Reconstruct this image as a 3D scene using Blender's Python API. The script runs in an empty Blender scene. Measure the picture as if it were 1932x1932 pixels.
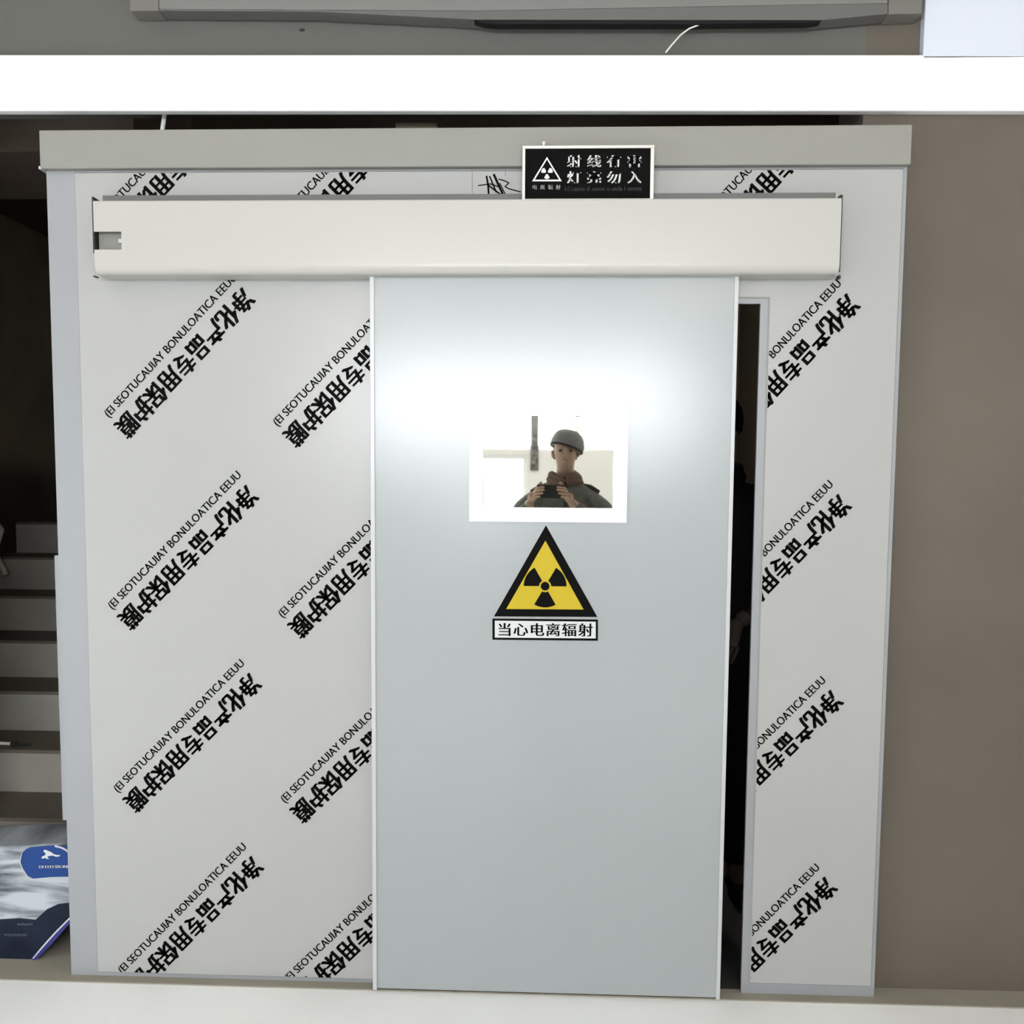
import bpy, bmesh, math, random
from mathutils import Vector, Matrix
random.seed(4)
S = bpy.context.scene
COL = S.collection
# ------------------------------------------------------------------ camera
CX, CY, FPX = 966.0, 1057.68, 1764.0
CAM = Vector((0.21784, -2.65, 1.46654))
YAW, PIT, ROL = -0.0372017, -0.0802070, 0.00767535
FW = Vector((math.sin(YAW)*math.cos(PIT), math.cos(YAW)*math.cos(PIT), math.sin(PIT)))
_r = FW.cross(Vector((0, 0, 1))).normalized(); _u = _r.cross(FW)
RT = math.cos(ROL)*_r + math.sin(ROL)*_u
UP = -math.sin(ROL)*_r + math.cos(ROL)*_u
cd = bpy.data.cameras.new('camera')
cd.sensor_width = 36.0; cd.lens = 36.0*FPX/1932.0
cd.shift_x = (966.0-CX)/1932.0; cd.shift_y = (CY-966.0)/1932.0
cd.clip_start = 0.01
co = bpy.data.objects.new('camera', cd); COL.objects.link(co)
mw = Matrix((RT, UP, -FW)).transposed().to_4x4(); mw.translation = CAM
co.matrix_world = mw
S.camera = co
def P(px, py, Y):
    """point of the wall-parallel plane y=Y that the photograph shows at (px, py)"""
    d = FW + RT*((px-CX)/FPX) - UP*((py-CY)/FPX)
    return CAM + d*((Y-CAM.y)/d.y)
# ------------------------------------------------------------------ world, light, exposure
W = bpy.data.worlds.new('world'); S.world = W; W.use_nodes = True
W.node_tree.nodes['Background'].inputs[0].default_value = (0.75, 0.85, 1.0, 1)
W.node_tree.nodes['Background'].inputs[1].default_value = 0.15
S.view_settings.view_transform = 'Standard'
S.view_settings.look = 'None'
S.view_settings.gamma = 1.0
S.view_settings.exposure = 0.32
S.view_settings.use_curve_mapping = False
WINDOW_L = 20.0          # daylight through the back window
LOW_L = 5.0              # frosted lower window
LAMP_L = 9.0             # ceiling lamps
SIDE_L = 4.5             # daylight through the glazed side door
# ------------------------------------------------------------------ helpers
MATS = {}
def mat(name, col, rough=0.6, spec=0.5, metal=0.0, emit=None, estr=0.0, noise=0.0, nscale=6.0, bump=0.0, bscale=60.0, coat=0.0):
    if name in MATS: return MATS[name]
    m = bpy.data.materials.new(name); m.use_nodes = True
    nt = m.node_tree; b = nt.nodes['Principled BSDF']
    b.inputs['Base Color'].default_value = (*col, 1)
    b.inputs['Roughness'].default_value = rough
    b.inputs['Specular IOR Level'].default_value = spec
    b.inputs['Metallic'].default_value = metal
    if coat: b.inputs['Coat Weight'].default_value = coat
    if emit:
        b.inputs['Emission Color'].default_value = (*emit, 1); b.inputs['Emission Strength'].default_value = estr
    if noise or bump:
        tc = nt.nodes.new('ShaderNodeTexCoord')
    if noise:
        n = nt.nodes.new('ShaderNodeTexNoise'); n.inputs['Scale'].default_value = nscale; n.inputs['Detail'].default_value = 4
        nt.links.new(tc.outputs['Object'], n.inputs['Vector'])
        r = nt.nodes.new('ShaderNodeValToRGB')
        a = [max(0, c*(1-noise)) for c in col]; z = [min(1, c*(1+noise)) for c in col]
        r.color_ramp.elements[0].position = .3; r.color_ramp.elements[1].position = .7
        r.color_ramp.elements[0].color = (*a, 1); r.color_ramp.elements[1].color = (*z, 1)
        nt.links.new(n.outputs['Fac'], r.inputs['Fac']); nt.links.new(r.outputs['Color'], b.inputs['Base Color'])
    if bump:
        n2 = nt.nodes.new('ShaderNodeTexNoise'); n2.inputs['Scale'].default_value = bscale; n2.inputs['Detail'].default_value = 3
        nt.links.new(tc.outputs['Object'], n2.inputs['Vector'])
        bp = nt.nodes.new('ShaderNodeBump'); bp.inputs['Strength'].default_value = bump; bp.inputs['Distance'].default_value = .01
        nt.links.new(n2.outputs['Fac'], bp.inputs['Height']); nt.links.new(bp.outputs['Normal'], b.inputs['Normal'])
    MATS[name] = m; return m
class MB:
    def __init__(s): s.bm = bmesh.new()
    def box(s, x0, x1, y0, y1, z0, z1, bev=0.0, seg=2):
        n = len(s.bm.faces)
        v = [s.bm.verts.new(p) for p in ((x0,y0,z0),(x1,y0,z0),(x1,y1,z0),(x0,y1,z0),(x0,y0,z1),(x1,y0,z1),(x1,y1,z1),(x0,y1,z1))]
        fs = [s.bm.faces.new([v[i] for i in q]) for q in ((0,3,2,1),(4,5,6,7),(0,1,5,4),(1,2,6,5),(2,3,7,6),(3,0,4,7))]
        if bev: bmesh.ops.bevel(s.bm, geom=list({e for f in fs for e in f.edges}), offset=bev, segments=seg, profile=.5, affect='EDGES')
        return s
    def prism(s, pts, y0, y1, bev=0.0, seg=2):
        """polygon in x,z extruded from y0 (front) to y1"""
        a = [s.bm.verts.new((p[0], y0, p[1])) for p in pts]; b = [s.bm.verts.new((p[0], y1, p[1])) for p in pts]
        n = len(pts); fs = [s.bm.faces.new(a), s.bm.faces.new(b[::-1])]
        for i in range(n): fs.append(s.bm.faces.new((a[i], b[i], b[(i+1) % n], a[(i+1) % n])))
        bmesh.ops.recalc_face_normals(s.bm, faces=fs)
        if bev: bmesh.ops.bevel(s.bm, geom=list({e for f in fs for e in f.edges}), offset=bev, segments=seg, profile=.5, affect='EDGES')
        return s
    def hexa(s, f4, b4, bev=0.0):
        """front and back quads (Vectors), same order"""
        a = [s.bm.verts.new(p) for p in f4]; b = [s.bm.verts.new(p) for p in b4]
        fs = [s.bm.faces.new(a), s.bm.faces.new(b[::-1])]
        for i in range(4): fs.append(s.bm.faces.new((a[i], b[i], b[(i+1) % 4], a[(i+1) % 4])))
        bmesh.ops.recalc_face_normals(s.bm, faces=fs)
        if bev: bmesh.ops.bevel(s.bm, geom=list({e for f in fs for e in f.edges}), offset=bev, segments=2, profile=.5, affect='EDGES')
        return s
    def tube(s, pts, r, n=10, r1=None):
        pts = [Vector(p) for p in pts]; rings = []
        for i, p in enumerate(pts):
            t = (pts[min(i+1, len(pts)-1)]-pts[max(i-1, 0)]).normalized()
            a = t.cross(Vector((0, 0, 1)) if abs(t.z) < .9 else Vector((1, 0, 0))).normalized(); b = t.cross(a)
            rr = r if r1 is None else r+(r1-r)*i/(len(pts)-1)
            rings.append([s.bm.verts.new(p+rr*(math.cos(k*2*math.pi/n)*a+math.sin(k*2*math.pi/n)*b)) for k in range(n)])
        for A, B in zip(rings, rings[1:]):
            for k in range(n): s.bm.faces.new((A[k], A[(k+1) % n], B[(k+1) % n], B[k])).smooth = True
        s.bm.faces.new(rings[0][::-1]); s.bm.faces.new(rings[-1])
        return s
    def lathe(s, c, axis, prof, n=16):
        """prof: (radius, distance along axis) list"""
        ax = Vector(axis).normalized(); a = ax.cross(Vector((0, 0, 1)) if abs(ax.z) < .9 else Vector((1, 0, 0))).normalized(); b = ax.cross(a)
        rings = [[s.bm.verts.new(Vector(c)+ax*h+max(r, 1e-5)*(math.cos(k*2*math.pi/n)*a+math.sin(k*2*math.pi/n)*b)) for k in range(n)] for r, h in prof]
        for A, B in zip(rings, rings[1:]):
            for k in range(n): s.bm.faces.new((A[k], A[(k+1) % n], B[(k+1) % n], B[k])).smooth = True
        s.bm.faces.new(rings[0][::-1]); s.bm.faces.new(rings[-1])
        return s
    def build(s, name, m, parent=None):
        bmesh.ops.recalc_face_normals(s.bm, faces=s.bm.faces[:])
        me = bpy.data.meshes.new(name); s.bm.to_mesh(me); s.bm.free()
        me.materials.append(m)
        o = bpy.data.objects.new(name, me); COL.objects.link(o)
        if parent:
            o.parent = parent; o.matrix_parent_inverse = parent.matrix_world.inverted()
        return o
def tag(o, label, cat, group=None, kind=None):
    o['label'] = label; o['category'] = cat
    if group: o['group'] = group
    if kind: o['kind'] = kind
    return o
def thing(name, label, cat, loc=(0, 0, 0), group=None, kind=None):
    o = bpy.data.objects.new(name, None); COL.objects.link(o); o.location = loc
    o.matrix_world = Matrix.Translation(Vector(loc)); o.empty_display_size = .1
    return tag(o, label, cat, group, kind)
def struct(o, label, cat): return tag(o, label, cat, kind='structure')
# text as mesh: returns a bmesh in glyph space (x reading, y up), centred
def text_bm(body, size, spacing=1.0, bold=0.0, shift=0.0, width=None, height=None):
    c = bpy.data.curves.new('t', 'FONT'); c.body = body; c.size = size; c.align_x = 'CENTER'; c.align_y = 'CENTER'
    c.space_character = spacing; c.offset = bold; c.resolution_u = 3; c.fill_mode = 'FRONT'
    o = bpy.data.objects.new('t', c); COL.objects.link(o)
    dg = bpy.context.evaluated_depsgraph_get(); dg.update()
    me = bpy.data.meshes.new_from_object(o.evaluated_get(dg))
    bm = bmesh.new(); bm.from_mesh(me)
    bpy.data.objects.remove(o); bpy.data.curves.remove(c); bpy.data.meshes.remove(me)
    xs = [v.co.x for v in bm.verts]; ys = [v.co.y for v in bm.verts]
    cx, cy = (min(xs)+max(xs))/2, (min(ys)+max(ys))/2; w, h = max(xs)-min(xs), max(ys)-min(ys)
    sx = width/w if width else 1.0; sy = height/h if height else 1.0
    for v in bm.verts: v.co = Vector(((v.co.x-cx)*sx, (v.co.y-cy)*sy, 0))
    if shift:
        for d in (-shift, shift):
            g = bmesh.ops.duplicate(bm, geom=bm.verts[:]+bm.edges[:]+bm.faces[:]) if d < 0 else None
            if d < 0:
                first = [e for e in g['geom'] if isinstance(e, bmesh.types.BMVert)]
                for v in first: v.co.x += shift
            else:
                fs = set(first)
                for v in bm.verts:
                    if v not in fs: v.co.x -= shift
    return bm
def place(bm, o, ex, ez):
    """glyph space to world: ex reading direction, ez glyph up"""
    for v in bm.verts: v.co = Vector(o)+v.co.x*ex+v.co.y*ez
    return bm
def clip(bm, co_, no):
    bmesh.ops.bisect_plane(bm, geom=bm.verts[:]+bm.edges[:]+bm.faces[:], plane_co=co_, plane_no=no, clear_outer=True)
def merge(bms):
    out = bmesh.new()
    for b in bms:
        me = bpy.data.meshes.new('m'); b.to_mesh(me); b.free(); out.from_mesh(me); bpy.data.meshes.remove(me)
    return out
def from_bm(name, bm, m, parent=None):
    s = MB.__new__(MB); s.bm = bm
    return s.build(name, m, parent)
X1, Z1 = Vector((1, 0, 0)), Vector((0, 0, 1))
# ------------------------------------------------------------------ materials
M_film = mat('protective_film', (.385, .385, .375), .26, .5)
M_frame = mat('frame_white_steel', (.30, .31, .325), .38, .5)
M_cap = mat('cap_grey_steel', (.265, .26, .238), .45, .4)
M_leaf = mat('door_leaf_paint', (.335, .355, .362), .225, .58)
M_trim = mat('edge_trim', (.50, .51, .52), .25, .6)
M_cover = mat('track_cover_paint', (.455, .445, .415), .32, .45)
M_rail = mat('rail_metal', (.15, .15, .145), .5, .4)
M_black = mat('black_ink', (.005, .005, .005), .7, .04)
M_greyink = mat('grey_ink', (.20, .20, .20), .6, .2)
M_white = mat('white_plastic', (.86, .86, .84), .25, .5)
M_yellow = mat('sign_yellow', (.50, .375, .022), .5, .15)
M_signwhite = mat('sign_white', (.60, .61, .63), .45, .3)
M_wallr = mat('grey_brown_cement', (.132, .112, .093), .8, .25, noise=.10, nscale=1.6, bump=.03)
M_wallup = mat('grey_plaster_upper', (.125, .122, .112), .8, .25, noise=.06, nscale=2.0)
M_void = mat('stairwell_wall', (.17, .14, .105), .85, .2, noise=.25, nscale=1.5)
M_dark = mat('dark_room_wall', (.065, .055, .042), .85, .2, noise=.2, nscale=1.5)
M_room = mat('white_room_wall', (.78, .78, .76), .75, .2, noise=.02)
M_ceil = mat('white_ceiling', (.74, .72, .68), .8, .2)
M_beam = mat('infill_beam_white', (.90, .90, .89), .7, .2)
M_floor = mat('pale_floor_tile', (.90, .90, .89), .45, .35, noise=.02, nscale=3)
M_tan = mat('tan_screed', (.30, .275, .225), .7, .2, noise=.08, nscale=5)
M_stair = mat('stair_concrete', (.37, .355, .315), .75, .2, noise=.08, nscale=5)
M_tread = mat('stair_tread_shaded', (.16, .14, .11), .75, .2, noise=.08, nscale=5)  # treads of the same stairs, with the dim light on them put into the colour
# ------------------------------------------------------------------ room shell
FL = 0.015
YF = -0.05           # front of the door surround
YB = -5.8
struct(MB().box(-3.4, 3.4, YB-.2, 4.2, FL-.1, FL).build('floor', M_floor), 'pale tiled floor in front of the door', 'floor')
struct(MB().box(-3.4, 3.4, YB-.2, 4.2, 3.1, 3.2).build('ceiling', M_ceil), 'white ceiling over the room', 'ceiling')
xr = P(1640, 1000, 0).x
struct(MB().box(1.06, 3.4, 0, .22, FL, 3.1).build('wall_front', M_wallr), 'bare grey brown cement wall beside the door', 'wall')
struct(MB().box(-3.2, 1.06, 0, .22, 2.56, 3.1).build('wall_upper', M_wallup), 'grey plaster wall above the white beam', 'wall')
struct(MB().box(3.2, 3.4, YB, 0, FL, 3.1).build('wall_right', M_room), 'white side wall', 'wall')
struct(MB().box(-3.4, -3.2, YB, 0, FL, 3.1).build('wall_left', M_room), 'white side wall on the stair side', 'wall')
struct(MB().box(-3.2, -1.72, 0, .2, FL, 2.56).build('wall_pier', M_wallr), 'grey brown wall pier on the far side of the stairwell opening', 'wall')
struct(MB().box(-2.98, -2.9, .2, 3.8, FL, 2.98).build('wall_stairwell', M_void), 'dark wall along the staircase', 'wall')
struct(MB().box(-2.9, -1.12, .0, 1.2, FL, FL+.003).build('floor_stairwell', M_tan), 'tan floor at the foot of the stairs', 'floor')
# pale infill beam, added to fill the blank band above the door
zb0 = P(966, 209, -.03).z; zb1 = P(966, 103, -.03).z
bm_ = MB().hexa([P(-1330, 209, -.03), P(2990, 209, -.03), P(2990, 103, -.03), P(-1330, 103, -.03)],
                [P(-1330, 209, -.03)+Vector((0, .03, 0)), P(2990, 209, -.03)+Vector((0, .03, 0)), P(2990, 103, -.03)+Vector((0, .03, 0)), P(-1330, 103, -.03)+Vector((0, .03, 0))], .004)
struct(bm_.build('trim_1', M_beam), 'added pale infill beam filling the blank band above the door', 'beam')
# tan strip of floor under the door
struct(MB().box(-3.2, 3.2, -.085, .0, FL, FL+.004).build('trim_2', M_tan), 'tan floor strip along the foot of the door', 'floor strip')
# bright pale wall panel, upper right
a = P(1741, 60, -.02); b = P(2080, 60, -.02)
struct(MB().box(a.x, b.x, -.03, -.0, zb1-.02, 3.08, .002).build('trim_3', mat('pale_blue_panel', (.66, .69, .78), .6, .3)), 'bright white wall panel in the top corner over the beam', 'wall panel')
# dark space behind the door surround
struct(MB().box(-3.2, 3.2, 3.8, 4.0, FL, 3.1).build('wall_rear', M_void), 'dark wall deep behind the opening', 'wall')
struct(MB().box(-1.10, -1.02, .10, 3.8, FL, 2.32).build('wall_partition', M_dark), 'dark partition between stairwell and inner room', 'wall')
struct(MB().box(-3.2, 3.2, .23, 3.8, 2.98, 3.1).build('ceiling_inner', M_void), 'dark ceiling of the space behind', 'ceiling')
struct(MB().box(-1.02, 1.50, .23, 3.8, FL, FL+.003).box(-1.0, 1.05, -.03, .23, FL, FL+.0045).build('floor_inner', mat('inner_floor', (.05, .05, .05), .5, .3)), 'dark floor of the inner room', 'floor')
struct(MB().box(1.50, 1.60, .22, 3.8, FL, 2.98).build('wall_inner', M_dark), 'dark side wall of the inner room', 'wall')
# back wall with the window
wz0, wz1 = 1.78, 2.60; wx0, wx1 = -1.55, 1.50
lz0, lz1, lx0, lx1 = 1.05, 1.74, -.72, .04
bw = MB()
bw.box(-3.4, wx0, YB-.2, YB, FL, 3.1).box(wx1, 3.4, YB-.2, YB, FL, 3.1).box(wx0, wx1, YB-.2, YB, wz1, 3.1)
bw.box(wx0, lx0, YB-.2, YB, FL, wz0).box(lx1, wx1, YB-.2, YB, FL, wz0).box(lx0, lx1, YB-.2, YB, FL, lz0).box(lx0, lx1, YB-.2, YB, lz1, wz0)
struct(bw.build('wall_back', M_room), 'white wall behind the photographer', 'wall')
def window(name, x0, x1, z0, z1, n, L, col, label):
    w = thing(name, label, 'window', ((x0+x1)/2, YB-.1, z0), kind='structure')
    f = MB(); t = .04
    f.box(x0, x1, YB-.14, YB-.04, z0, z0+t).box(x0, x1, YB-.14, YB-.04, z1-t, z1)
    for i in range(n+1):
        x = x0+(x1-x0-t)*i/n; f.box(x, x+t, YB-.14, YB-.04, z0+t, z1-t)
    f.build('window_frame', M_white, w)
    g = mat('daylight_'+name, (.8, .8, .8), .5, .2, emit=col, estr=L)
    MB().box(x0+.005, x1-.005, YB-.10, YB-.09, z0+.005, z1-.005).build('pane', g, w)
window('window_1', wx0, wx1, wz0, wz1, 3, WINDOW_L, (.93, .97, 1.0), 'long high daylight window behind the photographer')
window('window_2', lx0, lx1, lz0, lz1, 1, LOW_L, (.95, .98, 1.0), 'frosted lower window behind the photographer')
w = thing('window_3', 'tall glazed side opening with daylight on the stair side of the room', 'window', (-3.2, -2.3, .1), kind='structure')
s_ = MB()
for y0, y1, z0, z1 in ((-3.0, -1.6, .10, .16), (-3.0, -1.6, 1.54, 1.6), (-3.0, -2.94, .16, 1.54), (-1.66, -1.6, .16, 1.54), (-2.33, -2.27, .16, 1.54)): s_.box(-3.2, -3.17, y0, y1, z0, z1)
s_.build('window_frame', M_white, w)
MB().box(-3.199, -3.185, -2.98, -1.62, .12, 1.58).build('pane', mat('daylight_side', (.8, .8, .8), .5, .2, emit=(.80, .90, 1.0), estr=SIDE_L), w)
for x, ly in ((-1.3, -1.5), (1.3, -1.5), (-1.3, -4.7), (1.3, -4.7)):  # rear pair is added, out of view, to brighten the back wall
    l = thing('ceiling_lamp', 'flat square ceiling lamp of the room, %s, %s' % ('stair side' if x < 0 else 'bare wall side', 'near the door' if ly > -2 else 'near the back window, added to brighten the back wall'), 'lamp', (x, ly, 3.1), group='ceiling lamps')
    MB().box(x-.32, x+.32, ly-.32, ly+.32, 3.07, 3.1, .004).build('lamp_frame', M_white, l)
    MB().box(x-.29, x+.29, ly-.29, ly+.29, 3.062, 3.072).build('diffuser', mat('back_fill_glow', (.8, .8, .8), .5, .2, emit=(1, .86, .68), estr=LAMP_L), l) if ly < -2 else MB().box(x-.29, x+.29, ly-.29, ly+.29, 3.062, 3.072).build('diffuser', mat('lamp_glow_dim', (.8, .8, .8), .5, .2, emit=(1, .86, .68), estr=LAMP_L*.3), l)
# ------------------------------------------------------------------ stairs in the stairwell
R_, T_ = .16, .28
def fit_stairs():
    best = None
    ys = [1540, 1418, 1308, 1217, 1123, 1047, 985]
    for i in range(60):
        y0 = .1+i*.02
        zs = [P(60, y, y0+T_*k).z-R_*k for k, y in enumerate(ys)]
        m = sum(zs)/len(zs); e = sum((z-m)**2 for z in zs)
        if best is None or e < best[0]: best = (e, y0, m)
    return best
E_, SY0, SZ0 = fit_stairs()
print('STAIRS', E_, SY0, SZ0)
st = thing('staircase', 'grey concrete staircase climbing away in the dim stairwell beside the door', 'stairs', (-1.7, SY0, FL))
for k in range(7):
    y = SY0+T_*k; z = SZ0+R_*k; zl = FL if k == 0 else z-R_
    x0 = -2.85 if k < 6 else P(30, 1000, y).x
    MB().box(x0, -1.12, y, y+T_+.02 if k < 6 else y+1.2, zl, z-.012).build('riser', M_stair, st)
    MB().box(x0, -1.12, y+.006, y+T_ if k < 6 else y+1.2, z-.012, z).build('tread', M_tread, st)
# soffit of the upper flight
a = P(20, 306, .5)
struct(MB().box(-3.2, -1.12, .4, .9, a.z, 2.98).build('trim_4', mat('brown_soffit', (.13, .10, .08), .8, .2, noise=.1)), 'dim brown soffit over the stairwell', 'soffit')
# ------------------------------------------------------------------ door surround
def pts(l, Y): return [(P(x, y, Y).x, P(x, y, Y).z) for x, y in l]
zt = P(900, 317, YF).z
XL, XR_ = P(111, 1080, YF).x, P(1681, 1080, YF).x
zop = P(1415, 573, YF).z; xop0 = -.12; xop1 = P(1417, 1200, YF).x
df = thing('door_2', 'white steel door surround with film covered panels around the sliding door', 'door surround', (0, YF, FL), kind='structure')
yb = .02
fb = MB()
tl, tr = P(87, 320, YF), P(1712, 312, YF)
yt = YF+.012
fb.box(XL, xop0, YF, yt, FL+.004, zop).box(xop1, XR_, YF, yt, FL+.004, zop).box(XL, XR_, YF, yt, zop, tl.z)
bmesh.ops.remove_doubles(fb.bm, verts=fb.bm.verts[:], dist=1e-5)
fb.build('frame_board', M_frame, df)
MB().box(XL, XL+.03, yt, yb, FL+.004, tl.z).build('side_return', M_frame, df)
MB().box(XR_-.03, XR_, yt, 0, FL+.004, tl.z).build('side_return', M_frame, df)
# flange at the foot of the outer edge
fz = P(107, 1047, 0).z
MB().box(P(114, 1300, 0).x, XL+.004, -.012, .02, P(114, 1545, 0).z, fz, .002).build('side_flange', M_frame, df)
# top cap
c0, c1, c2, c3 = P(73, 317, YF-.022), P(1719, 311, YF-.022), P(1722, 235, YF-.022), P(73, 245, YF-.022)
zc0, zc1 = (c0.z+c1.z)/2, (c2.z+c3.z)/2
MB().box(c3.x, c2.x, YF-.022, yb, zc0, zc1, .003).build('top_cap', M_cap, df)
MB().box(P(77, 318, YF).x, P(92, 318, YF).x, YF-.012, YF+.03, P(80, 322, YF).z, P(80, 316, YF).z, .001).build('cap_tab', M_trim, df)
# film covered panels: left, right, top
YP = YF-.006
def panel(name, quad, holes=None):
    f = [P(x, y, YP) for x, y in quad]; bk = [p+Vector((0, .006, 0)) for p in f]
    c = sum((p for p in f), Vector())/4
    f2 = [p+(c-p).normalized()*.006 for p in f]
    return MB().hexa(f2, bk).build(name, M_film, df)
fl0 = P(160, 1080, YP).x; fbt = P(400, 1842, YP).z
ztop = P(600, 321, YP).z
xj = P(1431, 1200, YP).x; xrr = P(1672, 1200, YP).x
zpt = zop+.012
def ufilm():
    g = MB(); xo = xop0-.01; e = .005
    out = [(fl0, fbt), (xo, fbt), (xo, zpt), (xj, zpt), (xj, fbt+.02), (xrr, fbt+.02), (xrr, ztop), (fl0, ztop)]
    inn = [(fl0+e, fbt+e), (xo-e, fbt+e), (xo-e, zpt+e), (xj+e, zpt+e), (xj+e, fbt+.02+e), (xrr-e, fbt+.02+e), (xrr-e, ztop-e), (fl0+e, ztop-e)]
    va = [g.bm.verts.new((x, YF+.001, z)) for x, z in out]; vb = [g.bm.verts.new((x, YP, z)) for x, z in inn]
    g.bm.faces.new(vb); n = len(out)
    for k in range(n): g.bm.faces.new((va[k], va[(k+1) % n], vb[(k+1) % n], vb[k]))
    return g.build('film_panel', M_film, df)
pl = pr = ptp = ufilm()
# printed lettering on the film, upside down along the diagonal
YT = YP-.0009
MAIN = '净化产品专用保护膜'
LATIN = 'FILM PROTECTIVE SPECIAL PURIFICATION'
def lettering(p0, p1, boundary, latin=True):
    """p0: pixel at the centre of the last glyph, p1: pixel at the centre of the first glyph (text reads p1 -> p0)"""
    A, B = P(*p0, YT), P(*p1, YT)
    d = (A-B); L = d.length; ex = d.normalized(); ez = Vector((ex.z*-1, 0, ex.x))
    bm = text_bm(MAIN, .05, 1.0, .0005, .0021, width=L*9/8*.97, height=.0640)
    place(bm, (A+B)/2, ex, ez)
    out = [bm]
    if latin:
        b2 = text_bm('(EI SEOTUCAUIAY BONULOATICA EEUU', .03, 1.0, .0, .0007, width=L*9/8*.975, height=.030)
        place(b2, (A+B)/2-ez*.059-ex*.008, -ex, -ez); out.append(b2)
    bm = merge(out)
    x0, x1, z0, z1 = boundary
    clip(bm, (x0, 0, 0), (-1, 0, 0)); clip(bm, (x1, 0, 0), (1, 0, 0)); clip(bm, (0, 0, z0), (0, 0, -1)); clip(bm, (0, 0, z1), (0, 0, 1))
    return bm
SP = [[(238, 805), (459, 566)], [(244, 1167), (466, 938)], [(254, 1512), (472, 1292)], [(262, 1853), (476, 1637)],
      [(556, 822), (778, 590)], [(565, 1183), (787, 960)], [(569, 1532), (790, 1316)], [(575, 1870), (797, 1660)]]
bl = (fl0+.006, xop0-.02, fbt+.006, ztop-.006); bt = (fl0+.006, xrr-.006, zpt+.006, ztop-.006); br = (xj+.006, xrr-.006, fbt+.036, ztop-.006)
SR = [[(1382, 813), (1600, 577)], [(1366, 1182), (1584, 955)], [(1350, 1540), (1569, 1324)], [(1340, 1893), (1558, 1676)]]
ST = [[(222, 437), (447, 196)], [(560, 443), (785, 202)], [(1368, 432), (1590, 191)]]
from_bm('printed_lettering', merge([lettering(p, q, bl) for p, q in SP]+[lettering(p, q, br) for p, q in SR]+[lettering(p, q, bt) for p, q in ST]), M_black, pl)
# pen scribble and seam lines on the top panel
def stroke(l, w=.002):
    s = MB()
    for (a, b) in zip(l, l[1:]):
        A, B = P(*a, YT), P(*b, YT); t = (B-A).normalized(); n = Vector((-t.z, 0, t.x))*w/2
        A = A-t*w*.4; B = B+t*w*.4
        s.bm.faces.new([s.bm.verts.new(v) for v in (A-n, B-n, B+n, A+n)])
    return s.bm
sc = [stroke(l, w) for l, w in (([(903, 350), (925, 347), (940, 352)], .003), ([(918, 333), (921, 350), (922, 366)], .005), ([(924, 333), (931, 350), (936, 362)], .004),
      ([(932, 330), (942, 352), (951, 371)], .006), ([(941, 338), (952, 341), (960, 345), (953, 352), (960, 356), (982, 362)], .003), ([(943, 346), (950, 360), (956, 371)], .003), ([(922, 350), (935, 360), (945, 367)], .004))]
from_bm('pen_scribble', merge(sc), M_black, ptp)
from_bm('seam_line', merge([stroke([(891, 322), (891, 371)], .0018), stroke([(955, 315), (953, 331)], .0018)]), M_greyink, ptp)
# ------------------------------------------------------------------ track cover
YC = -.135
tc = thing('track_cover', 'long white cover box of the sliding track across the top of the door', 'track cover', (0, YC, 2.04))
cx0, cx1 = P(177, 440, YC).x, P(1586, 440, YC).x
cz1 = P(880, 376, YC).z; cz0 = P(880, 516, YC).z
nx1 = P(229, 450, YC).x; nz0, nz1 = P(200, 471, YC).z, P(200, 437, YC).z
def profile(z0, z1):
    # y,z outline of the shell: flat face, rounded lower edge
    r = .026; o = [(YC+.002, z1), (YC, z1-.003)]
    for i in range(11):
        t = i/10*math.pi/2; o.append((YC+r*.7-r*.7*math.cos(t), z0+r-r*math.sin(t)))
    o += [(YF-.008, z0)]
    return o
s = MB()
def strip(x0, x1, pr_):
    va = [s.bm.verts.new((x0, y, z)) for y, z in pr_]; vb = [s.bm.verts.new((x1, y, z)) for y, z in pr_]
    for i in range(len(pr_)-1):
        f = s.bm.faces.new((va[i], vb[i], vb[i+1], va[i+1])); f.smooth = True
pf = profile(cz0, cz1)
strip(nx1, cx1, pf)
hi = [(YC+.002, cz1), (YC, cz1-.003), (YC, nz1)]; lo = [(YC, nz0)]+[p for p in pf[2:]]
strip(cx0, nx1, hi); strip(cx0, nx1, lo)
o = s.build('cover_shell', M_cover, tc)
sm = o.modifiers.new('thick', 'SOLIDIFY'); sm.thickness = .0022; sm.offset = -1
es = o.modifiers.new('split', 'EDGE_SPLIT'); es.split_angle = math.radians(25)
# back rail with its visible upper lip, end plates, notch
zr = P(880, 368, YF-.02).z
MB().box(cx0, cx1, YF-.03, YF-.007, cz1-.03, zr, .001).build('back_rail', M_rail, tc)
MB().box(cx0+.01, cx1-.01, YC+.02, YF-.03, cz1-.030, cz1-.012).build('top_plate', M_rail, tc)
M_gap = mat('dark_plastic', (.03, .03, .03), .5, .3)
MB().box(cx0-.0055, cx0-.0005, YC+.004, YF-.007, cz0+.055, cz1+.012, .001).build('end_plate', M_gap, tc)
MB().box(cx1-.003, cx1+.0045, YC+.006, YF-.007, cz0+.006, cz1+.010, .001).build('end_plate', M_gap, tc)
M_nb = mat('notch_bracket', (.22, .22, .20), .5, .4)
MB().box(cx0+.003, nx1+.02, YC+.022, YC+.03, nz0-.02, nz1+.02).build('notch_bracket', M_nb, tc)
MB().box(nx1-.012, nx1-.001, YC+.008, YC+.022, nz0+.020, nz0+.03).build('bracket_clip', M_trim, tc)
for x, y in ((181, 518), (1582, 521)):
    p = P(x, y, YC+.05); MB().box(p.x-.003, p.x+.003, p.y-.01, p.y+.01, p.z-.008, cz0+.004).build('end_bolt', M_gap, tc)
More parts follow.
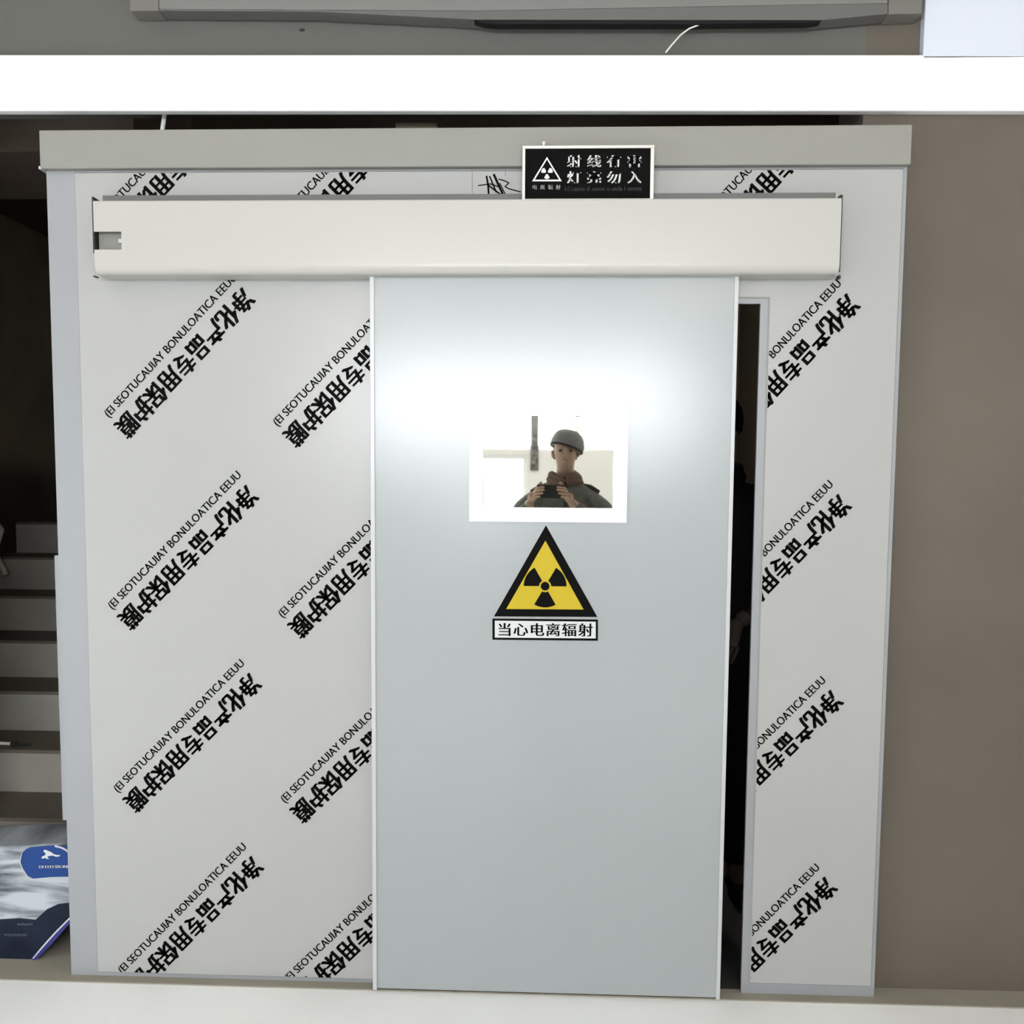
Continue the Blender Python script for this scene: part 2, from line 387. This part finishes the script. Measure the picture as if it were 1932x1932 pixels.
# ------------------------------------------------------------------ sliding leaf
YL = -.092
dl = thing('door_1', 'white sliding radiation shielding door leaf with small window', 'door', (.2, YL, FL), kind='structure')
lx0_, lx1_ = P(709, 1200, YL).x, P(1368, 1200, YL).x
lt = cz0+.03; lb = FL+.012
ex0, ex1 = P(702, 1200, YL).x-.002, P(1374, 1200, YL).x+.003
gx0, gx1 = P(912, 870, YL).x, P(1157, 870, YL).x
gz0, gz1 = P(1035, 958, YL).z, P(1035, 785, YL).z
lf = MB()
lf.box(lx0_, gx0, YL, YL+.032, lb, lt).box(gx1, lx1_, YL, YL+.032, lb, lt).box(gx0, gx1, YL, YL+.032, lb, gz0).box(gx0, gx1, YL, YL+.032, gz1, lt)
bmesh.ops.remove_doubles(lf.bm, verts=lf.bm.verts[:], dist=1e-5)
lf.build('leaf_panel', M_leaf, dl)
for a_, b_ in ((ex0, lx0_), (lx1_, ex1)):
    MB().box(a_, b_, YL-.004, YL+.034, lb-.004, lt, .0015).build('edge_trim', M_trim, dl)
# window of the leaf
ox0, ox1 = P(886, 870, YL-.006).x, P(1184, 870, YL-.006).x
oz0, oz1 = P(1035, 985, YL-.006).z, P(1035, 760, YL-.006).z
wf = MB()
for q in ((ox0, gx0, oz0, oz1), (gx1, ox1, oz0, oz1), (gx0, gx1, oz0, gz0), (gx0, gx1, gz1, oz1)):
    wf.box(q[0], q[1], YL-.007, YL+.004, q[2], q[3])
bmesh.ops.remove_doubles(wf.bm, verts=wf.bm.verts[:], dist=1e-5)
wf.build('window_surround', M_white, dl)
g = bpy.data.materials.new('lead_glass'); g.use_nodes = True
nt = g.node_tree; b = nt.nodes['Principled BSDF']
b.inputs['Base Color'].default_value = (.84, .84, .80, 1); b.inputs['Metallic'].default_value = 1.0; b.inputs['Roughness'].default_value = .015
tb = nt.nodes.new('ShaderNodeBsdfGlass'); tb.inputs['IOR'].default_value = 1.6; tb.inputs['Color'].default_value = (.8, .75, .5, 1)
mx = nt.nodes.new('ShaderNodeMixShader'); mx.inputs[0].default_value = .85
nt.links.new(tb.outputs[0], mx.inputs[1]); nt.links.new(b.outputs[0], mx.inputs[2]); nt.links.new(mx.outputs[0], nt.nodes['Material Output'].inputs[0])
MB().box(gx0, gx1, YL+.004, YL+.012, gz0, gz1).build('glass_pane', g, dl)
# ------------------------------------------------------------------ radiation warning sign on the leaf
YS = YL-.0012
def flat(name, poly, Y, m, parent, th=.001):
    return MB().prism([(P(x, y, Y).x, P(x, y, Y).z) for x, y in poly], Y, Y+th).build(name, m, parent)
pc = P(1029, 1130, YS)
ws = thing('warning_sign', 'yellow and black triangular radiation warning sign stuck on the leaf under its window', 'sign', (pc.x, YS, pc.z))
flat('triangle_plate', [(1030, 991), (932, 1163), (1127, 1164)], YS, M_black, ws)
flat('yellow_field', [(1029, 1020), (955, 1149), (1101, 1150)], YS-.0006, M_yellow, ws)
tf = MB(); Yt = YS-.0012
c_ = P(1028.5, 1106, Yt); k = (P(1128.5, 1106, Yt)-c_).length/100
def arc(r0, r1, a0, a1, n=12):
    o = [(c_.x+k*r1*math.cos(math.radians(a0+(a1-a0)*i/n)), c_.z+k*r1*math.sin(math.radians(a0+(a1-a0)*i/n))) for i in range(n+1)]
    i_ = [(c_.x+k*r0*math.cos(math.radians(a1+(a0-a1)*i/4)), c_.z+k*r0*math.sin(math.radians(a1+(a0-a1)*i/4))) for i in range(5)]
    return o+i_
for a0 in (0, 120, 240): tf.prism(arc(11.5, 40.5, a0, a0+60), Yt, Yt+.0008)
tf.prism([(c_.x+k*8.3*math.cos(i*math.pi/12), c_.z+k*8.3*math.sin(i*math.pi/12)) for i in range(24)], Yt, Yt+.0008)
tf.build('trefoil', M_black, ws)
flat('caption_border', [(929, 1167), (1128, 1169), (1128, 1209), (929, 1207)], YS, M_black, ws)
flat('caption_plate', [(933.5, 1171), (1124, 1173), (1124, 1204.5), (933.5, 1203)], YS-.0006, M_signwhite, ws)
A, B = P(941, 1187.5, Yt), P(1118, 1188.5, Yt)
from_bm('caption_lettering', place(text_bm('当心电离辐射', .04, 1.12, 0, .0011, width=(B-A).length, height=k*25), (A+B)/2, (B-A).normalized(), Z1), M_black, ws)
# ------------------------------------------------------------------ illuminated sign box above the cover
YG = -.118
q = P(1110, 372, YG)
sg = thing('light_box_sign', 'black light box sign with white radiation wording standing on the track cover', 'sign', (q.x, YG, q.z))
sx0, sx1 = P(985.5, 320, YG).x, P(1234, 320, YG).x; sz1 = P(1110, 274, YG).z; sz0 = cz1+.0015
M_alu = mat('aluminium', (.66, .64, .60), .35, .5, .35)
sb = MB(); t = .0075
sb.box(sx0, sx1, YG, YF-.0312, sz1-t, sz1, .001).box(sx0, sx0+t, YG, YF-.0312, sz0, sz1-t, .001).box(sx1-t*1.25, sx1, YG, YF-.0312, sz0, sz1-t, .001).box(sx0+t, sx1-t, YG, YF-.0312, sz0, sz0+.004)
sb.build('box_frame', M_alu, sg)
M_face = mat('black_acrylic', (.003, .003, .003), .6, .05)
MB().box(sx0+t, sx1-t, YG+.004, YG+.03, sz0+.003, sz1-t).build('sign_face', M_face, sg)
Yw = YG+.0032
M_lit = mat('sign_letter_white', (.78, .80, .76), .5, .2)
M_dim = mat('sign_letter_dim', (.12, .12, .12), .5, .2)
kk = (P(1128.5, 330, Yw)-P(1028.5, 330, Yw)).length/100
ch = []
for row, y in (('射线有害', 304), ('灯亮勿入', 334.5)):
    for c, x in zip(row, (1083, 1121, 1158, 1197)):
        ch.append(place(text_bm(c, .04, 1, 0, .0009, width=kk*25.5, height=kk*22), P(x, y, Yw), X1, Z1))
for c, x in zip('电离辐射', (1009, 1023.5, 1038.5, 1053)):
    ch.append(place(text_bm(c, .02, 1, 0, .0002, width=kk*8.5, height=kk*8.5), P(x, 353, Yw), X1, Z1))
from_bm('sign_lettering', merge(ch), M_lit, sg)
A, B = P(1066, 355.5, Yw), P(1210, 356, Yw)
from_bm('small_lettering', place(text_bm('LCcanes d .oooc o otda l otrrm', .02, 1, 0, .0002, width=(B-A).length, height=kk*8), (A+B)/2, X1, Z1), M_dim, sg)
tr_ = MB()
def ring3(o, i):
    O = [P(x, y, Yw) for x, y in o]; I = [P(x, y, Yw) for x, y in i]
    for n in range(3):
        m = (n+1) % 3; tr_.bm.faces.new([tr_.bm.verts.new(v) for v in (O[n], O[m], I[m], I[n])])
ring3([(1032, 296), (1004, 342), (1060, 342)], [(1032, 301), (1009, 339), (1055, 339)])
cc = P(1032, 326, Yw)
for a0 in (0, 120, 240):
    tr_.bm.faces.new([tr_.bm.verts.new((cc.x+kk*r*math.cos(math.radians(t_)), Yw, cc.z+kk*r*math.sin(math.radians(t_)))) for r, t_ in ((10.5, a0), (11.5, a0+20), (11.5, a0+40), (10.5, a0+60), (3, a0+60), (3, a0))])
tr_.build('trefoil_emblem', M_lit, sg)
q = P(1026, 267, YG+.02)
MB().lathe((q.x, q.y, sz1-.001), (0, 0, 1), [(.006, 0), (.006, .004), (.0045, .005), (.0045, .010), (.006, .012), (.006, .017), (.003, .0195)], 14).build('hanging_stud', mat('bright_metal', (.7, .68, .64), .25, .5, .8), sg)
q = P(1190, 270, YG+.02)
MB().lathe((q.x, q.y, sz1-.001), (0, 0, 1), [(.006, 0), (.005, .004), (.002, .006)], 12).build('hanging_stud', M_rail, sg)
# ------------------------------------------------------------------ things above
# white conduit above the cap
A, B = P(306, 248, .04), P(312, 205, .04)
tag(MB().tube([A-Z1*.02, A, B, B+Z1*.06], .0062, 12).build('conduit', M_white), 'thin white conduit rising behind the top cap toward the beam', 'pipe')
A, B = P(748, 240, .12), P(826, 232, .12)
struct(MB().box(A.x, B.x, .10, .2, zc1-.05, P(780, 231, .1).z, .002).build('trim_5', mat('olive_grey', (.16, .16, .12), .7, .2)), 'dull olive strip lying in the dark gap above the top cap', 'strip')
# long grey unit on the upper wall
YU = -.06
un = thing('wall_unit', 'long pale grey unit mounted on the upper wall over the beam', 'wall unit', (P(990, 30, YU).x, YU, P(990, 40, YU).z))
M_unit = mat('unit_grey', (.185, .183, .172), .5, .3)
M_unitd = mat('unit_dark_grey', (.125, .122, .115), .55, .3)
M_end = mat('unit_end_grey', (.165, .155, .14), .5, .3)
zu = 3.05
def U(x, y): return P(x, y, YU)
def slab(poly, y1, bev=.002):
    return MB().prism([(U(x, y).x, U(x, y).z) if y > -50 else (U(x, 0).x, zu) for x, y in poly], YU, y1, bev)
slab([(300, 17), (900, 20), (1535, 8), (1675, 6), (1675, -100), (300, -100)], -.002).build('unit_body', M_unit, un)
slab([(300, 17.5), (300, 20), (600, 22), (900, 37), (1550, 38), (1675, 26), (1675, 6.5), (1535, 8.5), (900, 20.5)], -.01, .001).build('lower_lip', M_unitd, un)
slab([(245, 20), (299, 20), (299, -100), (245, -100)], -.002).build('end_cap', M_end, un)
slab([(1676, 27), (1740, 25), (1740, -100), (1676, -100)], -.002).build('end_cap', M_end, un)
slab([(894, 37.3), (912, 43), (940, 45), (1300, 45), (1525, 43), (1545, 40), (1551, 37.8)], -.03, .0005).build('dark_slot', mat('slot_black', (.005, .005, .006), .5, .2), un)
# white cable dropping from the slot
cab = [P(x, y, YU+.01) for x, y in ((1365, 44), (1340, 44.5), (1318, 47), (1300, 54), (1284, 66), (1268, 84), (1256, 99))]
tag(MB().tube(cab, .0022, 8).build('cable', mat('cable_white', (.72, .70, .64), .4, .4)), 'thin white cable curving down from the dark slot to the beam', 'cable')
q = P(570, 57, -.001)
tag(MB().box(q.x-.007, q.x+.007, -.006, 0, q.z-.0022, q.z+.0022, .001).build('wall_peg', M_gap), 'tiny dark peg in the grey wall under the long unit', 'peg')

# ------------------------------------------------------------------ fill lamp, added out of view to lift the dark inner room
l = thing('inner_fill_lamp', 'added round fill lamp, out of view, lifting the dark inner room', 'lamp', (.3, 2.6, 2.98))
MB().lathe((.3, 2.6, 2.98), (0, 0, -1), [(.16, 0), (.16, .03), (.13, .05)], 24).build('lamp_base', M_white, l)
MB().lathe((.3, 2.6, 2.93), (0, 0, -1), [(.125, 0), (.11, .03), (.06, .05), (.01, .055)], 24).build('lamp_bowl', mat('inner_fill_glow', (.8, .8, .8), .5, .2, emit=(1, .93, .8), estr=60), l)
# ------------------------------------------------------------------ small things on the stairs
M_pale = mat('pale_rubber', (.55, .53, .47), .5, .3)
k = 4; y = SY0+T_*5+.05; z = SZ0+R_*5
A = P(-4, 1379, SY0+T_*2+.04); zt_ = SZ0+R_*1
bz = SZ0+R_*1
br_ = thing('scraper', 'small pale handled scraper with dark ferrule lying on a stair tread', 'tool', (P(20, 1380, SY0+.3).x, SY0+T_+.05, bz))
yb_ = SY0+T_+.05
p0, p1, p2, p3 = [P(x, 1379, yb_).x for x in (-40, 20, 30, 56)]
MB().tube([(p0, yb_, bz+.010), ((p0+p1)/2, yb_, bz+.012), (p1, yb_, bz+.010)], .0085, 12, .006).build('handle', mat('pale_handle', (.8, .79, .74), .4, .4), br_)
MB().lathe((p1, yb_, bz+.010), (1, 0, 0), [(.007, 0), (.0095, .004), (.0095, p2-p1-.004), (.006, p2-p1)], 12).build('ferrule', M_gap, br_)
MB().box(p2-.002, p3, yb_-.012, yb_+.012, bz+.006, bz+.009, .001).build('blade', M_gap, br_)
# pale bent hose at the picture's edge
hy = SY0+T_*4.6
hz = SZ0+R_*5
A = P(-6, 985, hy); B = P(4, 1000, hy); C = P(-2, 1018, hy); D = P(-8, 1040, hy); E5 = P(0, 1062, hy); F = P(7, 1074, hy); G = P(11, 1084, hy)
tag(MB().tube([A-X1*.06+Z1*.01, A, B, C, D, E5, F, G], .011, 10).build('hose', M_pale), 'short pale bent hose hanging over the upper stairs', 'hose')
# ------------------------------------------------------------------ patterned bag at the foot of the stairs
def printmat():
    m = bpy.data.materials.new('bag_print'); m.use_nodes = True; nt = m.node_tree; b = nt.nodes['Principled BSDF']
    tc = nt.nodes.new('ShaderNodeTexCoord'); mp = nt.nodes.new('ShaderNodeMapping'); mp.inputs['Scale'].default_value = (3.2, 1.0, 15.0); mp.inputs['Rotation'].default_value = (0, .22, 0)
    n = nt.nodes.new('ShaderNodeTexNoise'); n.inputs['Scale'].default_value = 1.25; n.inputs['Detail'].default_value = 5; n.inputs['Distortion'].default_value = .6
    r = nt.nodes.new('ShaderNodeValToRGB'); e = r.color_ramp.elements
    e[0].position = .36; e[0].color = (.06, .07, .09, 1); e[1].position = .56; e[1].color = (.46, .49, .53, 1)
    k = e.new(.45); k.color = (.24, .26, .29, 1)
    nt.links.new(tc.outputs['Object'], mp.inputs['Vector']); nt.links.new(mp.outputs[0], n.inputs['Vector']); nt.links.new(n.outputs['Fac'], r.inputs['Fac'])
    nt.links.new(r.outputs['Color'], b.inputs['Base Color']); b.inputs['Roughness'].default_value = .38
    return m
YBG = .035
def BP(l, Y): return [(P(x, y, Y).x, P(x, y, Y).z) for x, y in l]
bag = thing('bag', 'glossy grey printed bag with navy base and blue label at the stair foot', 'bag', (-1.36, YBG+.1, FL))
out = [(-150, 1612), (-60, 1602), (40, 1597), (112, 1593), (126, 1600), (138, 1640), (144, 1700), (131, 1735), (96, 1774), (58, 1814), (0, 1832), (-120, 1836), (-160, 1760)]
MB().prism(BP(out, YBG), YBG, YBG+.2, .012, 3).build('bag_body', printmat(), bag)
M_navy = mat('navy_film', (.009, .014, .03), .5, .2, noise=.35, nscale=14)
M_blue = mat('label_blue', (.012, .05, .21), .45, .25)
M_viol = mat('piping_blue', (.035, .035, .20), .4, .4)
def bl_(name, l, m, off, par=bag, th=.004, bev=.001):
    return MB().prism(BP(l, YBG-off), YBG-off, YBG-off+th, bev, 2).build(name, m, par)
bl_('base_panel', [(-130, 1755), (0, 1735), (36, 1733), (66, 1736), (88, 1716), (110, 1706), (139, 1703), (142, 1706), (130, 1734), (96, 1772), (56, 1812), (0, 1830), (-118, 1833)], M_navy, .003)
bl_('piping', [(136, 1729), (140, 1733), (98, 1781), (66, 1814), (54, 1818), (66, 1800), (100, 1764)], M_viol, .0055)
bl_('piping_line', [(131, 1731), (133, 1732.5), (104, 1762), (80, 1789), (63, 1809), (61, 1808), (78, 1787), (102, 1760)], M_signwhite, .007, th=.002, bev=0)
lab = bl_('label_panel', [(57, 1599), (90, 1596), (122, 1595), (138, 1612), (140, 1654), (95, 1655), (62, 1658), (52, 1652), (43, 1638), (38.5, 1626), (42, 1610), (48, 1603)], M_blue, .004)
rim = MB()
rl = [P(x, y, YBG-.006) for x, y in ((48, 1602), (41, 1610), (37.5, 1626), (42, 1639), (51, 1653), (57, 1658))]
rim.tube(rl, .0014, 8); rim.build('label_rim', M_signwhite, lab)
st_ = MB(); st_.tube([P(x, y, YBG-.006) for x, y in ((104, 1596), (116, 1599), (124, 1603), (131, 1609))], .003, 8); st_.build('label_stripe', M_signwhite, lab)
zz = lambda l: [(x*.2755, 1400+y*.2755) for x, y in l]
bl_('emblem', zz([(300, 738), (318, 741), (338, 750), (352, 756), (365, 768), (388, 774), (412, 774), (408, 783), (384, 786), (360, 777), (342, 780), (322, 784), (330, 797), (338, 801), (318, 800), (306, 791), (298, 799), (284, 796), (284, 788), (300, 780), (313, 772), (309, 758), (298, 752)]), M_signwhite, .0065, lab, .002, 0)
A, B = P(74, 1635.5, YBG-.0068), P(131, 1635, YBG-.0068)
from_bm('label_lettering', place(text_bm('DEEEEESSONS', .02, 1, 0, .0007, width=(B-A).length, height=.0085), (A+B)/2, (B-A).normalized(), Z1), M_signwhite, lab)
M_pr = mat('print_grey_blue', (.20, .23, .28), .45, .3)
for (x0, x1, y, h) in ((33, 63, 1744, 4), (8, 53, 1764, 5)):
    x = x0; zig = []
    while x < x1: zig.append(P(x, y+(h/2 if len(zig) % 2 else -h/2), YBG-.0048)); x += random.uniform(1.5, 3)
    g_ = MB(); g_.tube(zig, .0009, 6); g_.build('print_mark', M_pr, bag)
# ------------------------------------------------------------------ people
def skin(chains, radii, levels=1, root=None):
    """chains: lists of joint names; radii: name -> (co, r) ; returns a bmesh of the grown surface"""
    me = bpy.data.meshes.new('sk'); bm = bmesh.new(); lay = bm.verts.layers.skin.verify(); V = {}
    for n, (c, r) in radii.items():
        V[n] = bm.verts.new(c); rr = r if isinstance(r, tuple) else (r, r); V[n][lay].radius = rr
        V[n][lay].use_root = (n == root)
    for ch_ in chains:
        for a, b in zip(ch_, ch_[1:]): bm.edges.new((V[a], V[b]))
    bm.to_mesh(me); bm.free()
    o = bpy.data.objects.new('sk', me); COL.objects.link(o)
    o.modifiers.new('s', 'SKIN'); o.modifiers['s'].use_smooth_shade = True
    u = o.modifiers.new('u', 'SUBSURF'); u.levels = levels; u.render_levels = levels
    dg = bpy.context.evaluated_depsgraph_get(); dg.update()
    m2 = bpy.data.meshes.new_from_object(o.evaluated_get(dg)); out = bmesh.new(); out.from_mesh(m2)
    bpy.data.objects.remove(o); bpy.data.meshes.remove(me); bpy.data.meshes.remove(m2)
    return out
def hand(wrist, fwd, nrm, side, curl):
    """fwd: wrist to knuckles, nrm: back of the hand, side: towards the thumb"""
    w = Vector(wrist); f, n, t = Vector(fwd).normalized(), Vector(nrm).normalized(), Vector(side).normalized()
    bms = []
    palm = {'w': (w-f*.02, .024), 'a': (w+f*.03, (.030, .018)), 'b': (w+f*.07, (.036, .016)), 'c': (w+f*.085, (.034, .012))}
    bms.append(skin([['w', 'a', 'b', 'c']], palm, 1, 'w'))
    for i, (off, L) in enumerate(((.027, .072), (.009, .080), (-.009, .074), (-.026, .058))):
        p = w+f*.07+t*off; d = f.copy(); r = {'k0': (p, .0095)}; c = ['k0']; q = p
        for j, part in enumerate((.25, .42, .33)):
            a = curl*(.35, 1.0, .8)[j]; d = (d*math.cos(a)-n*math.sin(a)).normalized()
            q = q+d*(L*part+(.015 if j == 0 else 0)); r['k%d' % (j+1)] = (q, .009-.001*j); c.append('k%d' % (j+1))
            n_ = (n*math.cos(a)+f*math.sin(a))
        bms.append(skin([c], r, 1, 'k0'))
    q = w+f*.02+t*.02; d = (f*.6+t*.75-n*.2).normalized(); r = {'k0': (q, .013)}; c = ['k0']
    for j, L in enumerate((.038, .032, .026)):
        q = q+d*L; r['k%d' % (j+1)] = (q, .011-.001*j); c.append('k%d' % (j+1)); d = (d+f*.35-n*.25*curl).normalized()
    bms.append(skin([c], r, 1, 'k0'))
    return bms
def make_person(name, label, loc, rotz, elbows, wrists, hands, cols, H=1.0, cap=True):
    p = thing(name, label, 'person', loc)
    M = Matrix.Translation(Vector(loc)) @ Matrix.Rotation(rotz, 4, 'Z') @ Matrix.Scale(H, 4)
    V = Vector
    J = {'pelvis': (V((0, 0, .95)), (.105, .085)), 'waist': (V((0, .0, 1.08)), (.130, .095)), 'chest': (V((0, .01, 1.26)), (.150, .105)), 'upper': (V((0, 0, 1.37)), (.095, .075)),
         'neck0': (V((0, -.005, 1.47)), .060), 'neck1': (V((0, .005, 1.53)), .054), 'jaw': (V((0, .030, 1.575)), (.052, .066)), 'face': (V((0, .022, 1.64)), (.076, .090)), 'skull': (V((0, .005, 1.705)), (.066, .080)), 'crown': (V((0, .0, 1.735)), .045)}
    C = [['pelvis', 'waist', 'chest', 'upper', 'neck0', 'neck1', 'jaw', 'face', 'skull', 'crown']]
    for s_, n in ((-1, 'l'), (1, 'r')):
        J.update({n+'sh': (V((s_*.165, 0, 1.385)), .046), n+'ua': (V((s_*.19, 0, 1.405)).lerp(V(elbows[n]), .5), .050), n+'el': (V(elbows[n]), .042), n+'fa': (V(elbows[n]).lerp(V(wrists[n]), .4), .040), n+'wr': (V(wrists[n]), .027)})
        C.append(['upper', n+'sh', n+'ua', n+'el', n+'fa', n+'wr'])
        J.update({n+'hip': (V((s_*.09, 0, .88)), .092), n+'th': (V((s_*.10, .01, .68)), .078), n+'kn': (V((s_*.105, .015, .49)), .055), n+'ca': (V((s_*.11, -.01, .34)), .055), n+'an': (V((s_*.115, -.02, .09)), .036), n+'to': (V((s_*.125, .12, .035)), .034)})
        C.append(['pelvis', n+'hip', n+'th', n+'kn', n+'ca', n+'an', n+'to'])
    bms = [skin(C, J, 1, 'pelvis')]
    for n in 'lr': bms += hand(wrists[n], *hands[n])
    # nose, lips and ears belong to the head's surface
    s = MB()
    s.tube([V((0, .100, 1.665)), V((0, .114, 1.645)), V((0, .126, 1.622)), V((0, .112, 1.612))], .008, 8, .013)
    s.tube([V((-.022, .098, 1.582)), V((-.008, .107, 1.585)), V((.008, .107, 1.585)), V((.022, .098, 1.582))], .006, 8)
    for q in (-1, 1): s.tube([V((q*.062, .005, 1.665)), V((q*.074, -.005, 1.65)), V((q*.072, -.002, 1.625)), V((q*.060, .008, 1.61))], .010, 8)
    bms.append(s.bm)
    b = merge(bms); b.transform(M); from_bm('body', b, cols['skin'], p)
    for q in (-1, 1):
        s = MB(); s.lathe(M @ V((q*.031, .090, 1.652)), M.to_3x3() @ V((0, 1, 0)), [(.004, 0), (.010, .004), (.006, .010), (.001, .012)], 10); s.build('eye', M_gap, p)
    # jacket over torso and arms
    s = MB(); n = 24; rings = []
    for z, rx, ry in ((.79, .180, .140), (.80, .190, .150), (.92, .188, .146), (1.06, .176, .134), (1.18, .184, .136), (1.30, .195, .136), (1.38, .190, .120), (1.425, .160, .102), (1.455, .115, .088), (1.49, .085, .080), (1.50, .074, .070)):
        rings.append([s.bm.verts.new((rx*math.cos(k*2*math.pi/n), ry*math.sin(k*2*math.pi/n)+.004, z)) for k in range(n)])
    for A, B in zip(rings, rings[1:]):
        for k in range(n): s.bm.faces.new((A[k], A[(k+1) % n], B[(k+1) % n], B[k])).smooth = True
    s.bm.faces.new(rings[0][::-1]); s.bm.faces.new(rings[-1])
    parts = [s.bm]
    for n in 'lr':
        sx_ = -1 if n == 'l' else 1
        g = {'i': (V((sx_*.07, 0, 1.405)), .095), 's': (V((sx_*.168, 0, 1.405)), .098), 'u': (J[n+'ua'][0], .074), 'e': (J[n+'el'][0], .058), 'f': (J[n+'fa'][0], .054), 'w': (V(elbows[n]).lerp(V(wrists[n]), .9), .040)}
        parts.append(skin([['i', 's', 'u', 'e', 'f', 'w']], g, 2, 's'))
    b = merge(parts); b.transform(M); jk = from_bm('jacket', b, cols['jacket'], p)
    for q in (-1, 1):
        s = MB(); s.tube([M @ V((q*.10, .03, 1.452)), M @ V((q*.145, .035, 1.444)), M @ V((q*.195, .03, 1.412))], .016, 8)
        s.build('shoulder_strap', cols['strap'], jk)
    s = MB(); s.tube([M @ V((0, y, z)) for y, z in ((.155, .81), (.150, .92), (.139, 1.06), (.141, 1.18), (.141, 1.30), (.125, 1.38))], .006, 8); s.build('zip', cols['strap'], jk)
    g = {k: (c, tuple(x+.014 for x in r) if isinstance(r, tuple) else r+.014) for k, (c, r) in J.items()}
    for n in 'lr': g[n+'an'] = (g[n+'an'][0], .062)
    b = merge([skin([[n+'hip', n+'th', n+'kn', n+'ca', n+'an']], {k: v for k, v in g.items() if k in (n+'hip', n+'th', n+'kn', n+'ca', n+'an')}, 1, n+'hip') for n in 'lr']); b.transform(M); from_bm('trousers', b, cols['trousers'], p)
    for s_, n in ((-1, 'l'), (1, 'r')):
        b = skin([['a', 'b', 'c']], {'a': (V((s_*.115, -.055, .045)), .043), 'b': (V((s_*.12, .05, .045)), (.046, .043)), 'c': (V((s_*.13, .15, .038)), (.044, .034))}, 1, 'b')
        b.transform(M); from_bm('shoe', b, cols['strap'], p)
    # scarf and cap or hair
    s = MB(); n = 20
    for rr, z, th in ((.078, 1.505, .024), (.085, 1.478, .026)):
        ring = [M @ V((rr*math.sin(i*2*math.pi/n), rr*math.cos(i*2*math.pi/n)+.006, z+.012*math.sin(i*.9)+.012*math.cos(i*2*math.pi/n)*-1)) for i in range(n+1)]
        s.tube(ring, th, 8)
    s.build('scarf', cols['scarf'], p)
    if cap:
        ax = Vector((.30, -.16, 1)).normalized()
        s = MB(); s.lathe(M @ V((.004, .004, 1.668)), M.to_3x3() @ ax, [(.094, 0), (.100, .010), (.100, .035), (.092, .068), (.070, .094), (.036, .108), (.004, .112)], 24)
        c = s.build('cap', cols['cap'], p)
        a1 = ax.cross(Vector((0, 1, 0))).normalized(); b1 = ax.cross(a1); n = 28
        s = MB(); s.tube([M @ (V((.004, .004, 1.668))+.097*(math.cos(i*2*math.pi/n)*a1+math.sin(i*2*math.pi/n)*b1)) for i in range(n+1)], .0055, 8)
        s.build('cap_edge', cols['strap'], c)
    else:
        s = MB(); s.lathe(M @ V((0, -.006, 1.672)), M.to_3x3() @ V((0, -.25, 1)), [(.094, -.03), (.098, .0), (.095, .04), (.082, .068), (.055, .09), (.02, .10), (.003, .101)], 24)
        s.build('hair', cols['strap'], p)
    return p
skin_m = mat('skin', (.42, .28, .20), .5, .4)
# the photographer: stands behind the camera, shows only in the leaf's window
hx, hyy = .32, -3.0
ph = (.235-hx, .285, 1.435-FL)
elb = {'l': (-.30, .08, 1.14), 'r': (.25, .08, 1.14)}
wri = {'l': (ph[0]-.105, ph[1]-.085, ph[2]-.045), 'r': (ph[0]+.105, ph[1]-.085, ph[2]-.045)}
han = {'l': ((.15, .9, .35), (-.85, .1, .1), (.25, -.3, .9), .55), 'r': ((-.15, .9, .35), (.85, .1, .1), (-.25, -.3, .9), .55)}
cols = dict(skin=skin_m, jacket=mat('grey_jacket', (.125, .13, .12), .8, .2, noise=.15, nscale=30), strap=mat('charcoal_cloth', (.03, .03, .032), .8, .2), trousers=mat('dark_trousers', (.05, .052, .06), .85, .2),
            scarf=mat('brown_scarf', (.14, .095, .075), .9, .1), cap=mat('grey_knit_cap', (.20, .20, .20), .85, .2))
make_person('person', 'person in grey jacket, scarf and cap holding up a phone, mirrored in the leaf window', (hx, hyy, FL), 0, elb, wri, han, cols)
px, py, pz = .235, hyy+ph[1], 1.435
tel = thing('phone', 'dark phone held up in both hands by the capped person mirrored in the window', 'phone', (px, py, pz-.038))
MB().box(px-.076, px+.076, py-.004, py+.004, pz-.038, pz+.038, .0035).build('phone_body', M_gap, tel)
MB().box(px-.072, px+.072, py-.0048, py-.0038, pz-.034, pz+.034).build('phone_screen', mat('phone_glass', (.02, .02, .025), .1, .5), tel)
MB().lathe((px-.017, py+.003, pz+.020), (0, 1, 0), [(.010, 0), (.010, .003), (.007, .0035)], 16).build('phone_lens', M_gap, tel)
# the person in the dark inner room, seen through the gap
q = P(1346, 900, .62)
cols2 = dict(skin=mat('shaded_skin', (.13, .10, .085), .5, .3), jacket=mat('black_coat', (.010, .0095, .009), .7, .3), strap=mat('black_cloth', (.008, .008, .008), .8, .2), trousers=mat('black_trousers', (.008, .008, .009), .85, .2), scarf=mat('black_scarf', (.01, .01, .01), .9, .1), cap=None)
elb = {'l': (-.26, .0, 1.12), 'r': (.25, .02, 1.12)}
hp = P(1390, 1205, .45)
wri = {'l': (-(hp.x-q.x)+.0, .17, hp.z-FL+.05), 'r': (.10, .17, hp.z-FL+.08)}
han = {'l': ((.3, .25, -.85), (0, 1, .2), (.9, 0, .2), .5), 'r': ((-.3, .25, -.85), (0, 1, .2), (-.9, 0, .2), .5)}
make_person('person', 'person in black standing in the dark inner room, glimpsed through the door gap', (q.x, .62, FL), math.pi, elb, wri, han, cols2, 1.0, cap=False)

# narrow dark banner on the back wall, mirrored beside the person
x_ = .10
bn = MB().box(x_-.035, x_+.035, YB+.001, YB+.012, 1.60, 2.20, .002).build('wall_banner', mat('banner_cloth', (.16, .16, .155), .8, .2, noise=.9, nscale=22))
tag(bn, 'narrow dark patterned banner hanging on the white wall, mirrored beside the capped person', 'banner')
